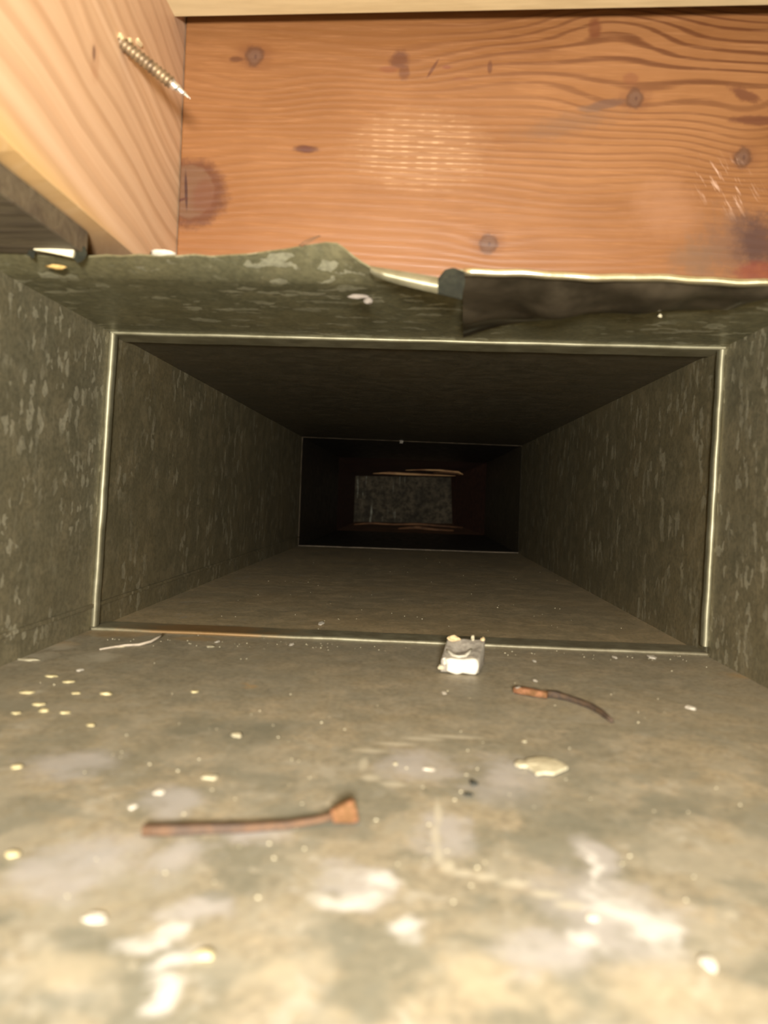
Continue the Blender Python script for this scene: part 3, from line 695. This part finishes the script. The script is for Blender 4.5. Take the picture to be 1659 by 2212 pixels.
# crumbs big enough to point at
crumbs = [(205,1984,27,14,M_WHITE,'large white oval crumb near the lower left corner'),
 (25,1845,15,11,M_YEL,'pale yellow crumb at the left edge of the picture'),
 (341,1712,11,7,M_WHITE,'white crumb above the long nail, upper of two beside each other'),
 (286,1743,8,7,M_WHITE,'small white crumb above the left end of the long nail, lower of two'),
 (451,1679,19,8,M_CREAM,'oval cream crumb between the long nail and the left joint end'),
 (509,1588,14,7,M_CREAM,'cream crumb on the floor midway between plaster lump and left wall'),
 (1495,1529,11,6,M_WHITE,'bright white crumb on the floor near the right wall'),
 (1411,1419,8,5,M_WHITE,'white crumb touching the right end of the near floor joint'),
 (1330,1420,5,4,M_WHITE,'small white crumb beside the joint, second from its right end'),
 (1255,1397,5,3.5,M_WHITE,'small white crumb just beyond the near joint on the right'),
 (693,1346,6,5,M_WHITE,'lone white crumb beyond the near joint, left of the plaster lump'),
 (960,1497,5,4,M_WHITE,'small white crumb in front of the plaster lump'),
 (1157,1470,4.5,3.5,M_WHITE,'tiny white crumb just above the orange end of the bent nail'),
 (1155,1428,4.5,3,M_WHITE,'tiny white crumb right of the plaster lump at the joint'),
 (172,1447,8,4,M_WHITE,'white crumb on the floor close to the left wall'),
 (629,1392,5,4,M_WHITE,'round white crumb on the near joint, right of a pair'),
 (468,1386,5,3.5,M_WHITE,'white crumb on the near joint between left wall and middle'),
 (453,1396,9,3,M_CREAM,'flat cream crumb just in front of the near joint'),
 (255,1396,16,3.5,M_CREAM,'flat pale crumb beside the fibre at the left end of the joint'),
 (60,1424,26,4,M_CREAM,'long cream crumb in the corner of floor and left wall'),
 (93,1534,12,5,M_YEL,'yellowish crumb near the left edge, above the others'),
 (35,1656,12,5,M_YEL,'yellowish flat crumb at left edge of the floor'),
 (1280,1983,12,9,M_WHITE,'white crumb among the pale dust at lower right'),
 (1534,2083,13,18,M_WHITE,'tall white crumb in the lower right corner dust'),
 (440,2062,22,14,M_YEL,'blurred yellow crumb at the lower left beside white dust'),
 (928,1661,14,5,M_WHITE,'white crumb left of the flat cream flake'),
 (854,1649,5,4,M_CREAM,'tiny cream speck between long nail and plaster lump'),
 (1133,1601,5,3.5,M_CREAM,'tiny cream speck above the flat cream flake'),
 (1023,1691,9,8,M_DARK,'black grit below the plaster lump, upper of two'),
 (1012,1716,11,5,M_DARK,'black grit below the plaster lump, lower of two')]
for q_ in [(147,1472,12,3.5,'flat yellowish flake below the white crumb by the left wall'),(57,1495,17,4,'long flat yellowish flake, leftmost of the strewn row by the left wall'),
 (163,1497,10,3.5,'small flat yellowish flake, middle of the strewn row by the left wall'),(228,1498,13,4.5,'flat yellowish flake, rightmost of the strewn row by the left wall'),
 (82,1521,15,4,'flat yellowish flake just above the plump one near the left edge'),(140,1539,12,3.5,'flat yellowish flake right of the plump one near the left edge'),
 (34,1540,10,3.5,'small yellowish flake left of the plump one near the left edge'),(196,1566,10,4,'lone yellowish flake, lowest of those strewn near the left wall'),
 (420,1494,9,3,'small yellowish flake far right of the strewn ones, before the joint'),(110,1460,14,3,'long thin yellowish flake nearest the corner of floor and left wall')]:
    crumbs.append((*q_[:4], M_YEL, q_[4]))
for i, (px, py, hw, hh, m, lab) in enumerate(crumbs):
    p = fz(px, py+hh*.7); U = p.y/F; rz = hh*U*.85
    p = p+Vector((0, 0, 0)); ce = at(px, py, p.y+.0005); ce.z = max(ce.z, fz(px, py).z+rz*.6)
    rx = hw*U; rz = hh*U*.4; ry = hh*.8*p.y*p.y/(F*.083)
    V, Fc = lump((ce.x, p.y+ry*.6, p.z+rz*.7), (rx, ry, rz), i+1, 2, .6)
    o = link('crumb', V, Fc, m, None, m is not M_WHITE, origin=(ce.x, p.y+ry*.6, p.z)); tag(o, lab, 'crumb', 'crumbs on the duct floor')
# pale fibre
path = [fz(x, y)+Vector((0,0,h)) for x, y, h in [(215,1405,.0005),(240,1401,.0006),(270,1397,.0007),(300,1396,.0008),(325,1391,.0012),(340,1386,.002),(352,1381,.0028)]]
V, Fc = sweep(path, lambda q: circ(.0004+.0006*q*(1.1-q)*2, 6)); tag(link('fibre', V, Fc, M_FIBRE, None, True, origin=path[0]), 'curved pale fibre at the left end of the near floor joint', 'fibre')
# dust specks: uncountable
V, Fc = [], []
rnd = random.Random(5)
def speck(p, r):
    b = len(V)
    for d in ((1,0,0),(-1,0,0),(0,1,0),(0,-1,0),(0,0,1),(0,0,-.3)): V.append(p+Vector(d)*r*rnd.uniform(.7,1.2))
    for t in ((0,2,4),(2,1,4),(1,3,4),(3,0,4),(2,0,5),(1,2,5),(3,1,5),(0,3,5)): Fc.append(tuple(b+k for k in t))
for i in range(300):
    if i < 90: px = rnd.uniform(210, 1500); py = 1382+(px-210)*.033+rnd.gauss(0, 5)
    elif i < 190: py = rnd.uniform(1205, 1380); px = 896+(rnd.uniform(-1,1))*(py-1076)*1.9
    else: py = rnd.uniform(1420, 1950); px = rnd.uniform(60, 1600)
    p = fz(px, py); speck(p, rnd.uniform(.0002, .0005)*(1 if p.y < .5 else 1.1))
tag(link('dust_specks', V, Fc, M_CREAM), 'tiny pale specks of dust scattered over the duct floor', 'dust', None, 'stuff')

# bits on the torn edge and top panel -----------------------------------------------------
def bit(name, px, py, Y, hw, hh, mat, lab, cat, dy=.0015, sd=1):
    p = at(px, py, Y); U = Y/F; V, Fc = lump(p, (hw*U, dy, hh*U), sd, 2, .6)
    tag(link(name, V, Fc, mat, None, True, origin=p-Vector((0,0,hh*U))), lab, cat)
bit('fluff', 352, 548, .3015, 27, 7, M_WHITE, 'white fluff caught on the torn metal edge below the orange board', 'fluff', .003, 2)
bit('fluff', 52, 510, .294, 26, 7, simple('grey_fluff', (.20,.18,.15), .8), 'grey fluff above the bright metal strip at far left', 'fluff', .002, 3)
bit('splinter', 122, 576, .2995, 20, 5, M_ORNG, 'golden wood splinter on the metal below the bright strip at far left', 'splinter', .0015, 4)
bit('plaster_drip', 775, 641, .318, 24, 5, simple('pinkish_plaster', (.24,.205,.17), .7), 'small pale plaster drip on the underside of the torn top panel', 'debris', .001, 6)
bit('plaster_drip', 795, 650, .318, 9, 8, simple('pinkish_plaster_end', (.24,.205,.17), .7), 'rounded end of the pale drip on the underside of the torn top panel', 'debris', .001, 8)
bit('speck', 1426, 682, .3385, 4, 4, M_CREAM, 'tiny cream speck on the top panel under the rolled hem', 'speck', .0005, 9)
path = [at(x, y, .2975) for x, y in [(646,531),(660,521),(676,514),(692,510)]]
V, Fc = sweep(path, lambda q: circ(.0003, 5)); 
path2 = [at(x, y, .2970) for x, y in [(650,533),(664,525),(678,517),(688,511)]]; V, Fc = sweep(path2, lambda q: circ(.00025, 5), V=V, Fc=Fc)
tag(link('bristle', V, Fc, M_HAIR, None, True, origin=path[0]), 'two dark bristles rising from the torn metal edge', 'bristle')
